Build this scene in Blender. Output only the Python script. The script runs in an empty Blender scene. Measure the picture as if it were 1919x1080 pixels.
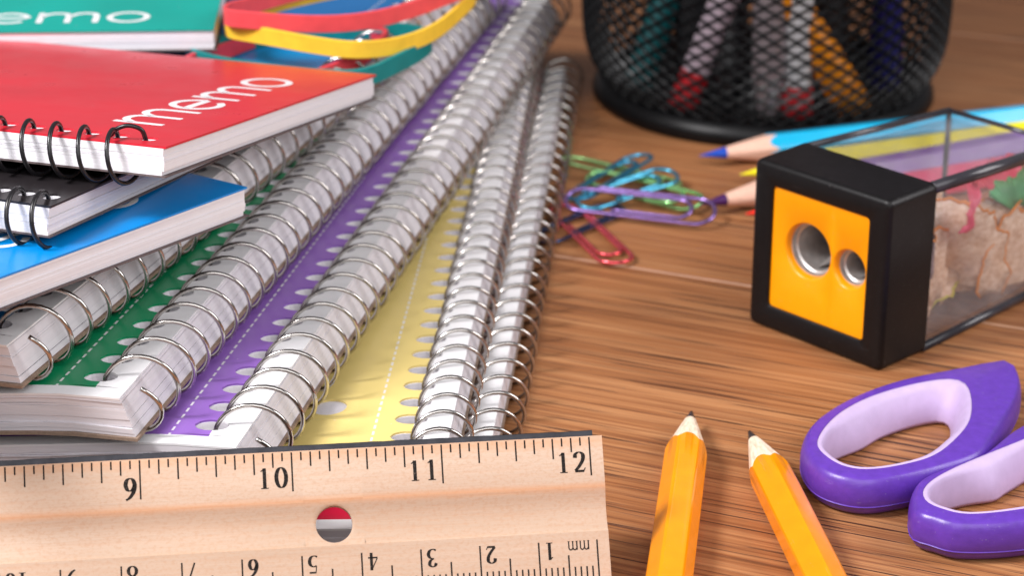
import bpy, math, random
from mathutils import Vector, Matrix
R = math.radians
S = 0.001                      # everything below is laid out in millimetres
random.seed(7)
sc = bpy.context.scene
col = sc.collection

# ------------------------------------------------------------------ camera
cam_d = bpy.data.cameras.new("camera")
cam = bpy.data.objects.new("camera", cam_d)
col.objects.link(cam)
cam.location = (0, 0, 0.204)
cam.rotation_euler = (R(90 - 23), 0, 0)
cam_d.sensor_width = 36
cam_d.lens = 36 * 4400 / 1919
cam_d.clip_start = 0.01
cam_d.clip_end = 20
cam_d.dof.use_dof = True
cam_d.dof.focus_distance = 0.412
cam_d.dof.aperture_fstop = 25
cam_d.dof.aperture_blades = 0
sc.camera = cam

# ------------------------------------------------------------------ light
world = bpy.data.worlds.new("World")
sc.world = world
world.use_nodes = True
bg = world.node_tree.nodes["Background"]
bg.inputs[0].default_value = (0.96, 0.94, 1.0, 1)
bg.inputs[1].default_value = 0.18

def softbox(name, loc, aim, size, watts, colour):
    l = bpy.data.lights.new(name, 'AREA')
    l.shape = 'RECTANGLE'; l.size, l.size_y = size
    l.energy = watts; l.color = colour
    o = bpy.data.objects.new(name, l)
    col.objects.link(o)
    o.location = Vector(loc) * S
    o.rotation_euler = (Vector(aim) - Vector(loc)).to_track_quat('-Z', 'Y').to_euler()
    return o
softbox("softbox_key", (-400, 230, 500), (-10, 410, 0), (0.17, 0.17), 5.8, (1.0, 0.975, 0.985))
softbox("softbox_front", (40, -160, 480), (0, 380, 0), (0.70, 0.50), 3.1, (1.0, 0.985, 1.0))
softbox("softbox_fill", (500, 380, 320), (0, 410, 10), (0.30, 0.30), 2.2, (1.0, 0.97, 0.98))

vs = sc.view_settings
vs.view_transform = 'Standard'; vs.look = 'None'; vs.gamma = 1; vs.use_curve_mapping = False
vs.exposure = 0.0
sc.cycles.max_bounces = 10
sc.cycles.transparent_max_bounces = 24
sc.cycles.caustics_reflective = False
sc.cycles.caustics_refractive = False

# ------------------------------------------------------------------ helpers
def srgb(r, g, b):
    f = lambda c: (c / 255 / 12.92) if c / 255 <= 0.04045 else ((c / 255 + 0.055) / 1.055) ** 2.4
    return (f(r), f(g), f(b), 1)

class N:                                            # tiny node-graph helper
    def __init__(s, name):
        s.m = bpy.data.materials.new(name); s.m.use_nodes = True
        s.t = s.m.node_tree; s.b = s.t.nodes["Principled BSDF"]
    def n(s, typ, **kw):
        nd = s.t.nodes.new(typ)
        for k, v in kw.items(): setattr(nd, k, v)
        return nd
    def l(s, a, b): s.t.links.new(a, b)
    def coord(s, scale=(1, 1, 1), rot=(0, 0, 0), kind='Object'):
        tc = s.n('ShaderNodeTexCoord'); mp = s.n('ShaderNodeMapping')
        mp.inputs['Scale'].default_value = scale; mp.inputs['Rotation'].default_value = rot
        s.l(tc.outputs[kind], mp.inputs[0]); return mp.outputs[0]
    def noise(s, vec, scale, detail=3, rough=0.5):
        nd = s.n('ShaderNodeTexNoise'); nd.inputs['Scale'].default_value = scale
        nd.inputs['Detail'].default_value = detail; nd.inputs['Roughness'].default_value = rough
        s.l(vec, nd.inputs['Vector']); return nd.outputs[0]
    def ramp(s, fac, stops):
        nd = s.n('ShaderNodeValToRGB'); e = nd.color_ramp.elements
        while len(e) < len(stops): e.new(0.5)
        for el, (p, c) in zip(e, stops):
            el.position = p; el.color = c if len(c) == 4 else (*c, 1)
        s.l(fac, nd.inputs[0]); return nd.outputs[0]
    def mix(s, fac, a, b, mode='MIX'):
        nd = s.n('ShaderNodeMix', data_type='RGBA', blend_type=mode)
        for sock, v in ((nd.inputs[0], fac), (nd.inputs[6], a), (nd.inputs[7], b)):
            if hasattr(v, 'is_linked'): s.l(v, sock)
            else: sock.default_value = v
        return nd.outputs[2]
    def math(s, op, a, b=0.0):
        nd = s.n('ShaderNodeMath', operation=op)
        for sock, v in zip(nd.inputs, (a, b)):
            if hasattr(v, 'is_linked'): s.l(v, sock)
            else: sock.default_value = v
        return nd.outputs[0]
    def bump(s, h, strength, dist=0.0002):
        nd = s.n('ShaderNodeBump'); nd.inputs['Strength'].default_value = strength
        nd.inputs['Distance'].default_value = dist
        s.l(h, nd.inputs['Height']); s.l(nd.outputs[0], s.b.inputs['Normal'])
    def set(s, **kw):
        names = dict(col='Base Color', rough='Roughness', metal='Metallic', coat='Coat Weight', spec='Specular IOR Level', sss='Subsurface Weight')
        for k, v in kw.items():
            sock = s.b.inputs[names[k]]
            if hasattr(v, 'is_linked'): s.l(v, sock)
            else: sock.default_value = v
        return s.m

def plain(name, c, rough=0.5, metal=0.0, var=0.12, scale=900, bump=0.0, spec=0.5, coat=0.0, dust=0.0):
    """a colour with faint mottling, roughness variation and fine relief"""
    g = N(name)
    v = g.coord()
    nz = g.noise(v, scale, 3)
    dark = tuple(x * (1 - var) for x in c[:3]) + (1,)
    lite = tuple(min(1, x * (1 + var * .5)) for x in c[:3]) + (1,)
    cc = g.ramp(nz, [(0.3, dark), (0.7, lite)])
    if dust:
        fl = g.ramp(g.noise(v, 1700, 2), [(0.70, (0, 0, 0)), (0.76, (dust, dust, dust))])
        sc_ = g.ramp(g.noise(g.coord((160, 2600, 900), (0.3, 0.2, 0.7)), 1.0, 2), [(0.72, (0, 0, 0)), (0.76, (dust * .6,) * 3)])
        cc = g.mix(fl, cc, (.5, .48, .47, 1)); cc = g.mix(sc_, cc, (.45, .43, .44, 1))
    rr = g.math('ADD', g.math('MULTIPLY', g.noise(v, scale * .3, 2), 0.16), max(0.02, rough - 0.08))
    g.set(col=cc, rough=rr, metal=metal, spec=spec, coat=coat)
    if bump: g.bump(g.noise(v, scale * 3, 2), bump, 0.0001)
    return g.m

class MB:                                           # mesh collector, millimetres in
    def __init__(s): s.v = []; s.f = []; s.mi = []; s.m = 0; s.fn = None
    def add(s, p):
        s.v.append(p); return len(s.v) - 1
    def face(s, idx):
        s.f.append(tuple(idx)); s.mi.append(s.m)
    def poly(s, pts): s.face([s.add(p) for p in pts])
    def grid(s, rows, close_u=False, close_v=False):
        """rows: list of equally long point lists"""
        ids = [[s.add(p) for p in r] for r in rows]
        nr, nc = len(ids), len(ids[0])
        for i in range(nr if close_v else nr - 1):
            for j in range(nc if close_u else nc - 1):
                a, b = ids[i], ids[(i + 1) % nr]
                s.face((a[j], a[(j + 1) % nc], b[(j + 1) % nc], b[j]))
        return ids
    def box(s, x0, x1, y0, y1, z0, z1):
        p = [s.add(q) for q in ((x0,y0,z0),(x1,y0,z0),(x1,y1,z0),(x0,y1,z0),(x0,y0,z1),(x1,y0,z1),(x1,y1,z1),(x0,y1,z1))]
        for q in ((0,3,2,1),(4,5,6,7),(0,1,5,4),(1,2,6,5),(2,3,7,6),(3,0,4,7)): s.face([p[i] for i in q])
    def tube(s, path, r, sides=8, closed=False, caps=True):
        path = [Vector(p) for p in path]; n = len(path); rows = []
        up = None
        for i, p in enumerate(path):
            if closed: t = path[(i + 1) % n] - path[i - 1]
            else: t = path[min(i + 1, n - 1)] - path[max(i - 1, 0)]
            t.normalize()
            if up is None:
                up = t.orthogonal().normalized()
            up = (up - t * up.dot(t)).normalized()
            w = t.cross(up); rr = r[i] if isinstance(r, (list, tuple)) else r
            rows.append([tuple(p + up * (rr * math.cos(a)) + w * (rr * math.sin(a))) for a in (2 * math.pi * k / sides for k in range(sides))])
        ids = s.grid(rows, close_u=True, close_v=closed)
        if caps and not closed:
            s.face(ids[0][::-1]); s.face(ids[-1])
    def lathe(s, prof, n=48, cx=0, cy=0):
        rows = [[(cx + r * math.cos(2*math.pi*k/n), cy + r * math.sin(2*math.pi*k/n), z) for k in range(n)] for r, z in prof]
        s.grid(rows, close_u=True)
    def build(s, name, mats, parent=None, smooth=False, auto=None):
        me = bpy.data.meshes.new(name)
        f = s.fn or (lambda p: p)
        me.from_pydata([tuple(c * S for c in f(p)) for p in s.v], [], s.f)
        if not isinstance(mats, (list, tuple)): mats = [mats]
        for m in mats: me.materials.append(m)
        me.polygons.foreach_set('material_index', s.mi)
        if smooth: me.polygons.foreach_set('use_smooth', [True] * len(me.polygons))
        me.update()
        if auto is not None: me.set_sharp_from_angle(angle=R(auto))
        o = bpy.data.objects.new(name, me); col.objects.link(o)
        if parent: o.parent = parent
        return o

def tag(o, label, cat, group=None, kind=None):
    o['label'] = label
    if cat: o['category'] = cat
    if group: o['group'] = group
    if kind: o['kind'] = kind
    return o
def empty(name, loc=(0, 0, 0), rz=0.0, mat=None):
    o = bpy.data.objects.new(name, None); col.objects.link(o)
    o.empty_display_size = 0.01
    if mat is not None: o.matrix_world = mat
    else:
        o.location = Vector(loc) * S; o.rotation_euler = (0, 0, rz)
    return o
def frame(origin, ex, ey, ez):
    m = Matrix.Identity(4)
    for i, v in enumerate((ex, ey, ez)):
        for j in range(3): m[j][i] = v[j]
    for j in range(3): m[j][3] = origin[j] * S
    return m
def crom(pts, n=8, closed=False):
    pts = [Vector(p) for p in pts]; out = []; m = len(pts)
    rng = range(m if closed else m - 1)
    for i in rng:
        if closed: p0, p1, p2, p3 = pts[i - 1], pts[i], pts[(i + 1) % m], pts[(i + 2) % m]
        else: p0, p1, p2, p3 = pts[max(i - 1, 0)], pts[i], pts[i + 1], pts[min(i + 2, m - 1)]
        for k in range(n):
            t = k / n
            out.append(0.5 * ((2*p1) + (p2-p0)*t + (2*p0-5*p1+4*p2-p3)*t*t + (3*p1-p0-3*p2+p3)*t**3))
    if not closed: out.append(pts[-1])
    return out
def sstep(t):
    t = max(0.0, min(1.0, t)); return t * t * (3 - 2 * t)

# ------------------------------------------------------------------ lettering (flat print drawn with pen strokes)
def ellipse(cx, cy, rx, ry, a0=0, a1=360, n=28):
    return [(cx + rx * math.cos(R(a0 + (a1 - a0) * k / n)), cy + ry * math.sin(R(a0 + (a1 - a0) * k / n))) for k in range(n + 1)]
def cr2(p, n=7): return [(q.x, q.y) for q in crom([(a, b, 0) for a, b in p], n)]
SIX = cr2([(.5,.98),(.32,.86),(.16,.62),(.1,.32),(.17,.09),(.3,.015),(.44,.09),(.5,.3),(.43,.51),(.3,.57),(.17,.47),(.1,.32)])
DIG = {   # (points, width) ; width None = broad-nib contrast
 '0': [(ellipse(.3, .5, .23, .47, 90, 450), None)],
 '1': [([(.31,.98),(.31,.0)], .165), ([(.33,.97),(.14,.83)], .055), ([(.13,.022),(.49,.022)], .045)],
 '2': [(cr2([(.08,.7),(.12,.88),(.29,.97),(.45,.88),(.48,.72),(.42,.52),(.25,.27),(.07,.07)]), None), ([(.06,.055),(.5,.055)], .11), ([(.48,.06),(.56,.21)], .05)],
 '3': [(cr2([(.08,.78),(.16,.93),(.3,.98),(.44,.88),(.44,.72),(.34,.59),(.2,.53)]), None), (cr2([(.2,.53),(.4,.48),(.5,.3),(.42,.08),(.24,.0),(.07,.07)]), None)],
 '4': [([(.38,.98),(.04,.29)], .055), ([(.03,.28),(.56,.28)], .09), ([(.38,.98),(.38,.0)], .16)],
 '5': [([(.15,.93),(.52,.93)], .1), ([(.16,.93),(.12,.56)], .05), (cr2([(.12,.55),(.28,.6),(.45,.5),(.5,.28),(.4,.06),(.22,.0),(.07,.06)]), None)],
 '6': [(SIX, None)],
 '7': [([(.06,.93),(.55,.93)], .11), ([(.53,.93),(.2,.0)], .09), ([(.08,.93),(.06,.78)], .05)],
 '8': [(ellipse(.3,.75,.17,.22,90,450), None), (ellipse(.3,.27,.22,.26,90,450), None)],
 '9': [([(.6 - x, 1 - y) for x, y in SIX], None)],
 'm': [([(.07,.0),(.07,.66)], .1), (cr2([(.07,.48),(.16,.62),(.28,.64),(.36,.54),(.37,.4)]) + [(.37,.0)], .09), (cr2([(.37,.48),(.46,.62),(.58,.64),(.66,.54),(.67,.4)]) + [(.67,.0)], .09),
       ([(-.01,.02),(.16,.02)], .035), ([(.29,.02),(.45,.02)], .035), ([(.59,.02),(.75,.02)], .035)],
}
MEMO = {
 'm': (1.5, [([(.0,.0),(.0,1.0)], .15), ([(.68,.0),(.68,.55)] + cr2([(.68,.6),(.62,.84),(.42,.93),(.2,.86),(.0,.6)]), .15), ([(1.36,.0),(1.36,.55)] + cr2([(1.36,.6),(1.3,.84),(1.1,.93),(.88,.86),(.68,.6)]), .15)]),
 'e': (1.2, [([(.1,.5),(.98,.5)], .16), (ellipse(.54,.49,.45,.46,2,318), .15)]),
 'o': (1.2, [(ellipse(.54,.49,.46,.46,0,360), .15)]),
}
def ribbon(mb, pts, width, place, h, thick=.19, thin=.05):
    """one stroke as a flat strip; place maps glyph plane -> local mm"""
    n = len(pts); L = []
    closed = n > 4 and (abs(pts[0][0]-pts[-1][0]) + abs(pts[0][1]-pts[-1][1])) < 1e-4
    for i in range(n):
        a = pts[i - 1] if i else (pts[-2] if closed else pts[0]); b = pts[i + 1] if i < n - 1 else (pts[1] if closed else pts[-1])
        tx, ty = b[0] - a[0], b[1] - a[1]; d = math.hypot(tx, ty) or 1; tx /= d; ty /= d
        w = width if width else thin + (thick - thin) * abs(ty) ** 1.5
        L.append(((pts[i][0] - ty * w / 2, pts[i][1] + tx * w / 2), (pts[i][0] + ty * w / 2, pts[i][1] - tx * w / 2)))
    mb.grid([[place(*a), place(*b)] for a, b in L])
def word_memo(mb, place, h, wide=1.2):
    x = 0.0
    for ch in 'memo':
        adv, st = MEMO[ch]
        for pts, w in st: ribbon(mb, [(px + x, py) for px, py in pts], w, lambda u, v: place(u * h * wide, v * h), h)
        x += adv + .10
    return (x - .5) * h

# ------------------------------------------------------------------ materials
def wood_table():
    g = N("oiled_table_wood")
    v = g.coord((1, 1, 1))
    big = g.noise(g.coord((3.2, 26, 26)), 1.0, 4, .6)
    mid = g.noise(g.coord((7, 300, 300)), 1.0, 5, .62)
    fine = g.noise(g.coord((17, 1150, 1150)), 1.0, 4, .66)
    pore = g.noise(g.coord((20, 1350, 1350)), 1.0, 2, .5)
    base = g.ramp(big, [(0.28, srgb(140, 90, 54)), (0.5, srgb(166, 110, 68)), (0.72, srgb(184, 128, 84))])
    streak = g.ramp(mid, [(0.30, srgb(116, 72, 44)), (0.45, srgb(160, 106, 66)), (0.62, srgb(194, 142, 97))])
    c = g.mix(0.55, base, streak)
    c = g.mix(g.ramp(fine, [(0.36, (.75, .75, .75)), (0.56, (0, 0, 0))]), c, srgb(118, 68, 40))
    pm = g.ramp(pore, [(0.375, (1, 1, 1)), (0.405, (0, 0, 0))])
    patch = g.ramp(g.noise(g.coord((14, 60, 60)), 1.0, 2), [(0.34, (.15, .15, .15)), (0.52, (1, 1, 1))])
    pm = g.math('MULTIPLY', pm, patch)
    c = g.mix(g.math('MULTIPLY', pm, 0.9), c, srgb(52, 26, 18))
    rr = g.math('ADD', g.math('MULTIPLY', fine, 0.2), 0.36)
    g.set(col=c, rough=rr, spec=0.35)
    h = g.math('SUBTRACT', fine, g.math('MULTIPLY', pm, 1.5))
    g.bump(h, 0.5, 0.0003)
    return g.m
M_TABLE = wood_table()

def paper_mat(name, tint=(.72, .69, .725)):
    g = N(name)
    ln = g.noise(g.coord((8, 8, 5200)), 1.0, 3, .7)
    ln2 = g.noise(g.coord((4, 4, 1300)), 1.0, 2, .5)
    a = tuple(x * .89 for x in tint) + (1,); b = tint + (1,)
    c = g.mix(0.55, g.ramp(ln, [(0.34, a), (0.55, b)]), g.ramp(ln2, [(0.36, a), (0.5, b)]))
    sp = g.noise(g.coord(), 500, 3)
    c = g.mix(g.ramp(sp, [(0.3, (.12, .12, .12)), (0.6, (0, 0, 0))]), c, (.62, .58, .60, 1))
    g.set(col=c, rough=0.75, spec=0.25)
    g.bump(ln, 0.35, 0.00012)
    return g.m
M_PAPER = paper_mat("page_edges")
M_PAPER_COOL = paper_mat("memo_page_edges", (.76, .745, .78))
def wire_mat(name, c, rough, metal=1.0):
    g = N(name)
    v = g.coord()
    cc = g.ramp(g.noise(v, 350, 3), [(0.3, tuple(x * .72 for x in c) + (1,)), (0.65, tuple(c) + (1,))])
    rr = g.math('ADD', g.math('MULTIPLY', g.noise(v, 1500, 2), 0.2), rough)
    g.set(col=cc, rough=rr, metal=metal); return g.m
M_WIRE = wire_mat("nickel_wire", (.56, .53, .50), .10)
M_BLACKWIRE = wire_mat("black_enamel_wire", (.014, .013, .015), .2, 0.0)
M_CARD = plain("grey_brown_cardboard", srgb(150, 128, 112), .85, var=.2, scale=1500, bump=.4, spec=.2)
g_ = N("worn_black_ink")
M_INK = g_.set(col=g_.ramp(g_.noise(g_.coord(), 2600, 3, .7), [(0.36, (.010, .009, .009)), (0.62, (.03, .026, .024)), (0.72, (.14, .10, .08))]), rough=.9, spec=.1)
M_DARKCARD = plain("dark_grey_backing_card", srgb(104, 92, 92), .8, var=.2, scale=1500, spec=.2)
M_WHITEPRINT = plain("white_print", (.80, .79, .80, 1), .4, var=.05)
M_BLACK = plain("black_plastic", (.006, .005, .0055, 1), .42, var=.2, scale=700, bump=.2, spec=.25, dust=.10)

def cover_mat(name, c, margin_x, margin_y, dash_x=None, rough=.32, y_to=None):
    """printed card: the colour panel stops at a white margin; dashed rule beside the holes"""
    g = N(name)
    tc = g.n('ShaderNodeTexCoord'); sp = g.n('ShaderNodeSeparateXYZ'); g.l(tc.outputs['Object'], sp.inputs[0])
    x, y = sp.outputs[0], sp.outputs[1]
    v = tc.outputs['Object']
    nz = g.noise(v, 45, 4)
    c0 = tuple(q * .86 for q in c[:3]) + (1,)
    cc = g.ramp(nz, [(0.3, c0), (0.7, c)])
    fac = g.math('MULTIPLY', g.math('LESS_THAN', x, margin_x * S), g.math('GREATER_THAN', y, margin_y * S))
    if dash_x is not None:
        d = g.math('LESS_THAN', g.math('ABSOLUTE', g.math('SUBTRACT', x, dash_x * S)), 0.00022)
        ph = g.math('LESS_THAN', g.math('MODULO', g.math('ADD', y, 1.0), 0.0025), 0.0015)
        keep = g.math('SUBTRACT', 1.0, g.math('MULTIPLY', g.math('MULTIPLY', d, ph), .85))
        fac = g.math('MULTIPLY', fac, keep)
    white = (.80, .79, .80, 1)
    out = g.mix(fac, white, cc)
    fleck = g.ramp(g.noise(v, 1400, 2), [(0.76, (0, 0, 0)), (0.80, (.7, .7, .7))])
    out = g.mix(fleck, out, white)
    rr = g.math('ADD', g.math('MULTIPLY', g.noise(v, 120, 3), 0.18), rough - .08)
    g.set(col=out, rough=rr, spec=.5)
    g.bump(g.noise(v, 60, 2), .06, .0006)
    return g.m

# ------------------------------------------------------------------ table (the setting)
table = empty("table", (0, 0, 0), R(-22.6)); tag(table, "warm brown wooden table top with fine grain", None, kind="structure")
pm = MB()
PW, PL, bv = 210.0, 2600.0, .25
prof = [(-PW/2 + .36, -25), (-PW/2 + .36, -bv), (-PW/2 + .36 + bv, 0), (PW/2 - .36 - bv, 0), (PW/2 - .36, -bv), (PW/2 - .36, -25)]
pm.grid([[(-PL/2, y, z) for y, z in prof], [(PL/2, y, z) for y, z in prof]])
pm.poly([(-PL/2, y, z) for y, z in prof]); pm.poly([(PL/2, y, z) for y, z in prof][::-1])
first = pm.build("plank", M_TABLE, table)
# the seam in view runs through (30, 491.5): its offset across the boards
seam = 30 * math.sin(R(22.6)) + 491.5 * math.cos(R(22.6))
for i in range(-5, 4):
    o = first if i == -5 else first.copy()
    if o is not first: col.objects.link(o); o.parent = table
    o.location = Vector((((i * 37) % 5 - 2) * 90, seam + (i + .5) * PW, 0)) * S

M_SEAM = plain("seam_highlight_colour", srgb(206, 164, 138), .45, var=.25, scale=120)
mb = MB(); mb.box(-PL/2, PL/2, -.36, .36, -3, -.12)  # pale added strip: the light caught by the board bevels, put into colour
sfirst = mb.build("seam_highlight_strip", M_SEAM, table)
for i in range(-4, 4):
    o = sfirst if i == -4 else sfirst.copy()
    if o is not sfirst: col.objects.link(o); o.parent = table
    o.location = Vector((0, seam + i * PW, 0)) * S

# ------------------------------------------------------------------ spiral-bound books (large notebooks and small memo pads)
def hole_cell(mb, x0, x1, y0, y1, cx, cy, rx, ry, z, wall=None, sh=0.0, k=4):
    """rectangle with an oval hole; optional tube wall down to `wall`, leaning sideways by sh"""
    per = []
    for a, b in (((x0,y0),(x1,y0)), ((x1,y0),(x1,y1)), ((x1,y1),(x0,y1)), ((x0,y1),(x0,y0))):
        for q in range(k): per.append((a[0] + (b[0]-a[0])*q/k, a[1] + (b[1]-a[1])*q/k))
    inner = []
    for p in per:
        a = math.atan2((p[1]-cy)/ry, (p[0]-cx)/rx); inner.append((cx + rx*math.cos(a), cy + ry*math.sin(a)))
    mb.grid([[(*p, z) for p in per], [(*p, z) for p in inner]], close_u=True)
    if wall is not None:
        mb.grid([[(*p, z) for p in inner], [(p[0] + sh, p[1], wall) for p in inner]], close_u=True)

def slab(mb, W, f, b, xe, z1, z0, holes, pitch, xh, rh, lean=0.0, ripple=None, punch=None, xe0=None, bottom=True):
    """one sheet bundle (or cover) with a row of punched holes by the bound edge"""
    xs = xh - rh[0] - 1.2
    xe0 = xe if xe0 is None else xe0
    cols = [-W] + [c for c in (-170, -120, -90, -75, -62, -52, -43, -35, -28.5, -21.5, -16) if c < xs - 2 and c > -W + 2] + [xs]
    if punch: cols = [c for c in cols if abs(c - punch[0]) > 5.2]; cols = sorted(cols + [punch[0] - 4.6, punch[0] + 4.6])
    ys = [f, f + 4, f + 14, b]
    rz = ripple or (lambda x, y: 0.0)
    def zz(x, y, z): return (x, y, z + rz(x, y))
    for j in range(len(cols) - 1):
        x0, x1 = cols[j], cols[j + 1]
        yl = list(ys)
        if punch and abs((x0 + x1) / 2 - punch[0]) < .1: yl = [f, f + 4, f + 14, punch[1] - 5, punch[1] + 5, b]
        for i in range(len(yl) - 1):
            y0, y1 = yl[i], yl[i + 1]
            if punch and len(yl) == 6 and i == 3:
                hole_cell(mb, x0, x1, y0, y1, punch[0], punch[1], 3.3, 3.3, z1, z0, k=8)
                continue
            mb.poly([zz(x0,y0,z1), zz(x1,y0,z1), zz(x1,y1,z1), zz(x0,y1,z1)])
            if bottom: mb.poly([zz(x0,y1,z0), zz(x1,y1,z0), zz(x1,y0,z0), zz(x0,y0,z0)])
        mb.poly([zz(x0,f,z0), zz(x1,f,z0), zz(x1,f,z1), zz(x0,f,z1)])
        mb.poly([zz(x1,b,z0), zz(x0,b,z0), zz(x0,b,z1), zz(x1,b,z1)])
    y0 = holes[0] - pitch / 2; yn = holes[-1] + pitch / 2
    mb.poly([zz(xs,f,z1), zz(xe,f,z1), (xe,y0,z1), (xs,y0,z1)])
    mb.poly([(xs,yn,z1), (xe,yn,z1), (xe,b,z1), (xs,b,z1)])
    for h in holes: hole_cell(mb, xs, xe, h - pitch/2, h + pitch/2, xh, h, rh[0], rh[1], z1, z0, lean)
    mb.poly([zz(xs,f,z0), zz(xe0,f,z0), zz(xe,f,z1), zz(xs,f,z1)])
    mb.poly([(xe0,b,z0), (xs,b,z0), (xs,b,z1), (xe,b,z1)])
    mb.poly([zz(xe0,f,z0), (xe0,b,z0), (xe,b,z1), zz(xe,f,z1)])
    mb.poly([(-W,b,z0), (-W,f,z0), (-W,f,z1), (-W,b,z1)])

def spiral_book(root, W, L, Rc, zc, zb, zt, pitch, wire, xt, xb, cover, mats, drop=0.0, nlay=9, punch=None, rh=(2.6, 2.2), y_start=2.2, hook=False, front_scatter=.35, bt=.60):
    """local axes: +x across to the bound edge (coil centre at x=0), +y along the coil, z up.  cover/page/back/coil become parts"""
    dz = zt - zc
    foot = math.asin(max(-1, min(1, dz / Rc)))
    xf = -Rc * math.cos(foot)
    xh = xf - .35
    phi0 = 0.72 * math.pi
    yof = lambda ph: y_start + pitch * (ph - phi0) / (2 * math.pi)
    holes = []
    k = 1
    while yof(2 * math.pi * k + foot) < L - rh[1] - 1.2:
        holes.append(yof(2 * math.pi * k + foot) + .1); k += 1
    dfn = (lambda p: (p[0], p[1], p[2] - drop * sstep((-p[0] - 3) / 58)))
    rnd = random.Random(int(W * 7 + L * 3 + zc * 11))
    # cover
    mb = MB(); mb.fn = dfn
    ch = (rh[0] + .5, rh[1] - .1)                      # the cover's holes are larger than those in the sheets below
    slab(mb, W, 0, L, xt, zt, zt - .38, holes, pitch, xh - .6, ch, punch=punch)
    mb.build("cover", mats[0], root)
    # pages, in bundles whose edges never quite line up
    mb = MB(); mb.fn = dfn
    z1, z0 = zt - .40, zb + bt + .02
    cuts = [0] + sorted(rnd.uniform(.06, .94) for _ in range(nlay - 1)) + [1]
    for i in range(nlay):
        a = z1 - (z1 - z0) * cuts[i]; b_ = z1 - (z1 - z0) * cuts[i + 1]
        t0, t1 = (zt - a) / (zt - zb), (zt - b_) / (zt - zb)
        e1 = xt + (xb - xt) * t0 + rnd.uniform(-.05, .05); e0 = xt + (xb - xt) * t1 + rnd.uniform(-.05, .05)
        ph, am = rnd.uniform(0, 6.3), rnd.uniform(.03, .13)
        fr = rnd.uniform(-.1, front_scatter)
        rip = (lambda x, y, ph=ph, am=am, fr=fr: am * math.sin(x * .21 + ph) * math.exp(-max(0, y - fr) / 8))
        slab(mb, W - rnd.uniform(.2, .8), fr, L - rnd.uniform(.1, .5), e1, a, b_, holes, pitch, xh - .6 + (xb - xt) * t0 * .9 + rnd.uniform(-.14, .14), (ch[0] - rnd.uniform(.0, .22), ch[1] - rnd.uniform(.0, .2)), lean=(xb - xt) * (t1 - t0) * .9, ripple=rip, xe0=e0)
    mb.build("page_block", mats[1], root)
    # back cover
    mb = MB(); mb.fn = dfn
    slab(mb, W + .3, -.5, L + .3, xb + .3, zb + bt, zb, holes, pitch, xh - .6 + (xb - xt) * .9, ch)
    mb.build("back_cover", mats[2], root)
    # coil
    n = len(holes); end = 2 * math.pi * n + foot + (0 if hook else 1.25 * math.pi)
    steps = int((end - phi0) / (2 * math.pi) * 30)
    path = []
    jit = [(rnd.uniform(-.10, .10), rnd.uniform(-.22, .22), rnd.uniform(-.12, .12)) for _ in range(n + 4)]
    for i in range(steps + 1):
        ph = phi0 + (end - phi0) * i / steps
        q = Rc * (.72 + .28 * sstep((ph - phi0) / 1.3))
        u = ph / (2 * math.pi); a_, b_ = jit[int(u)], jit[int(u) + 1]; w_ = sstep(u % 1)
        j0, j1, j2 = (a_[k] + (b_[k] - a_[k]) * w_ for k in range(3))
        q += j0 * Rc / 6
        path.append((-q * math.cos(ph) + j2, yof(ph) + j1 * math.sin(ph), zc + q * math.sin(ph)))
    if hook:                                     # last turn bent back over the cover
        x, y, z = path[-1]
        path += [tuple(p) for p in crom([(x, y, z), (x + .9, y - .5, z + 1.9), (x + 2.0, y - 2.4, z + 2.6), (x + 2.4, y - 4.4, z + 1.9), (x + 2.0, y - 5.9, z + .5)], 6)[1:]]
    mb = MB(); mb.tube(path, wire, 8)
    mb.build("spiral_wire", mats[3], root, smooth=True)
    return holes

NB = dict(W=203, L=262)
def notebook(origin, direc, colour, label, cname, Rc, zc, zb, zt, xt, xb, drop, pitch, wire=.43, punch=None, length=262, dash=True, nlay=9):
    root = empty("spiral_notebook", (origin[0], origin[1], 0), R(-direc))
    tag(root, label, "notebook", "large spiral notebooks fanned out in a stack")
    foot = math.asin((zt - zc) / Rc); xf = -Rc * math.cos(foot)
    m = cover_mat(cname, colour, xf - .2, 3.4, (xf - 7.3) if dash else None)
    spiral_book(root, 203, length, Rc, zc, zb, zt, pitch, wire, xt, xb, None, (m, M_PAPER, M_CARD, M_WIRE), drop=drop, punch=punch, nlay=nlay)
    return root
notebook((-6.8, 356.7), 4.6, srgb(196, 30, 60), "bottom notebook with red cover and thin silver coil beside the bare table", "red_card", 5.3, 5.85, 2.6, 7.0, .2, 1.0, 2.3, 7.55, wire=.42, nlay=7)
notebook((-13.8, 366.0), 3.93, srgb(236, 212, 132), "notebook with yellow cover and punched hole, second from the table", "yellow_card", 5.3, 12.4, 8.8, 13.2, 1.4, 3.0, 3.6, 7.2, wire=.42, punch=(-22.2, 27.2), nlay=7)
notebook((-46.85, 356.38), 11.6, srgb(146, 102, 190), "notebook with purple cover lying over the yellow one", "purple_card", 6.4, 20.6, 15.6, 23.2, -.1, 2.7, 5.0, 7.55, length=285)
notebook((-66.08, 357.66), 12.9, srgb(16, 142, 92), "thick notebook with green cover between the purple and blue ones", "green_card", 6.2, 29.6, 24.2, 31.9, -.3, 2.4, 5.6, 7.6)
notebook((-84.97, 360.96), 17.3, srgb(20, 110, 176), "topmost large notebook, blue cover mostly hidden under the memo pads", "blue_card", 6.1, 37.9, 32.6, 40.2, -.4, 1.8, 6.2, 7.4)

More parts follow.
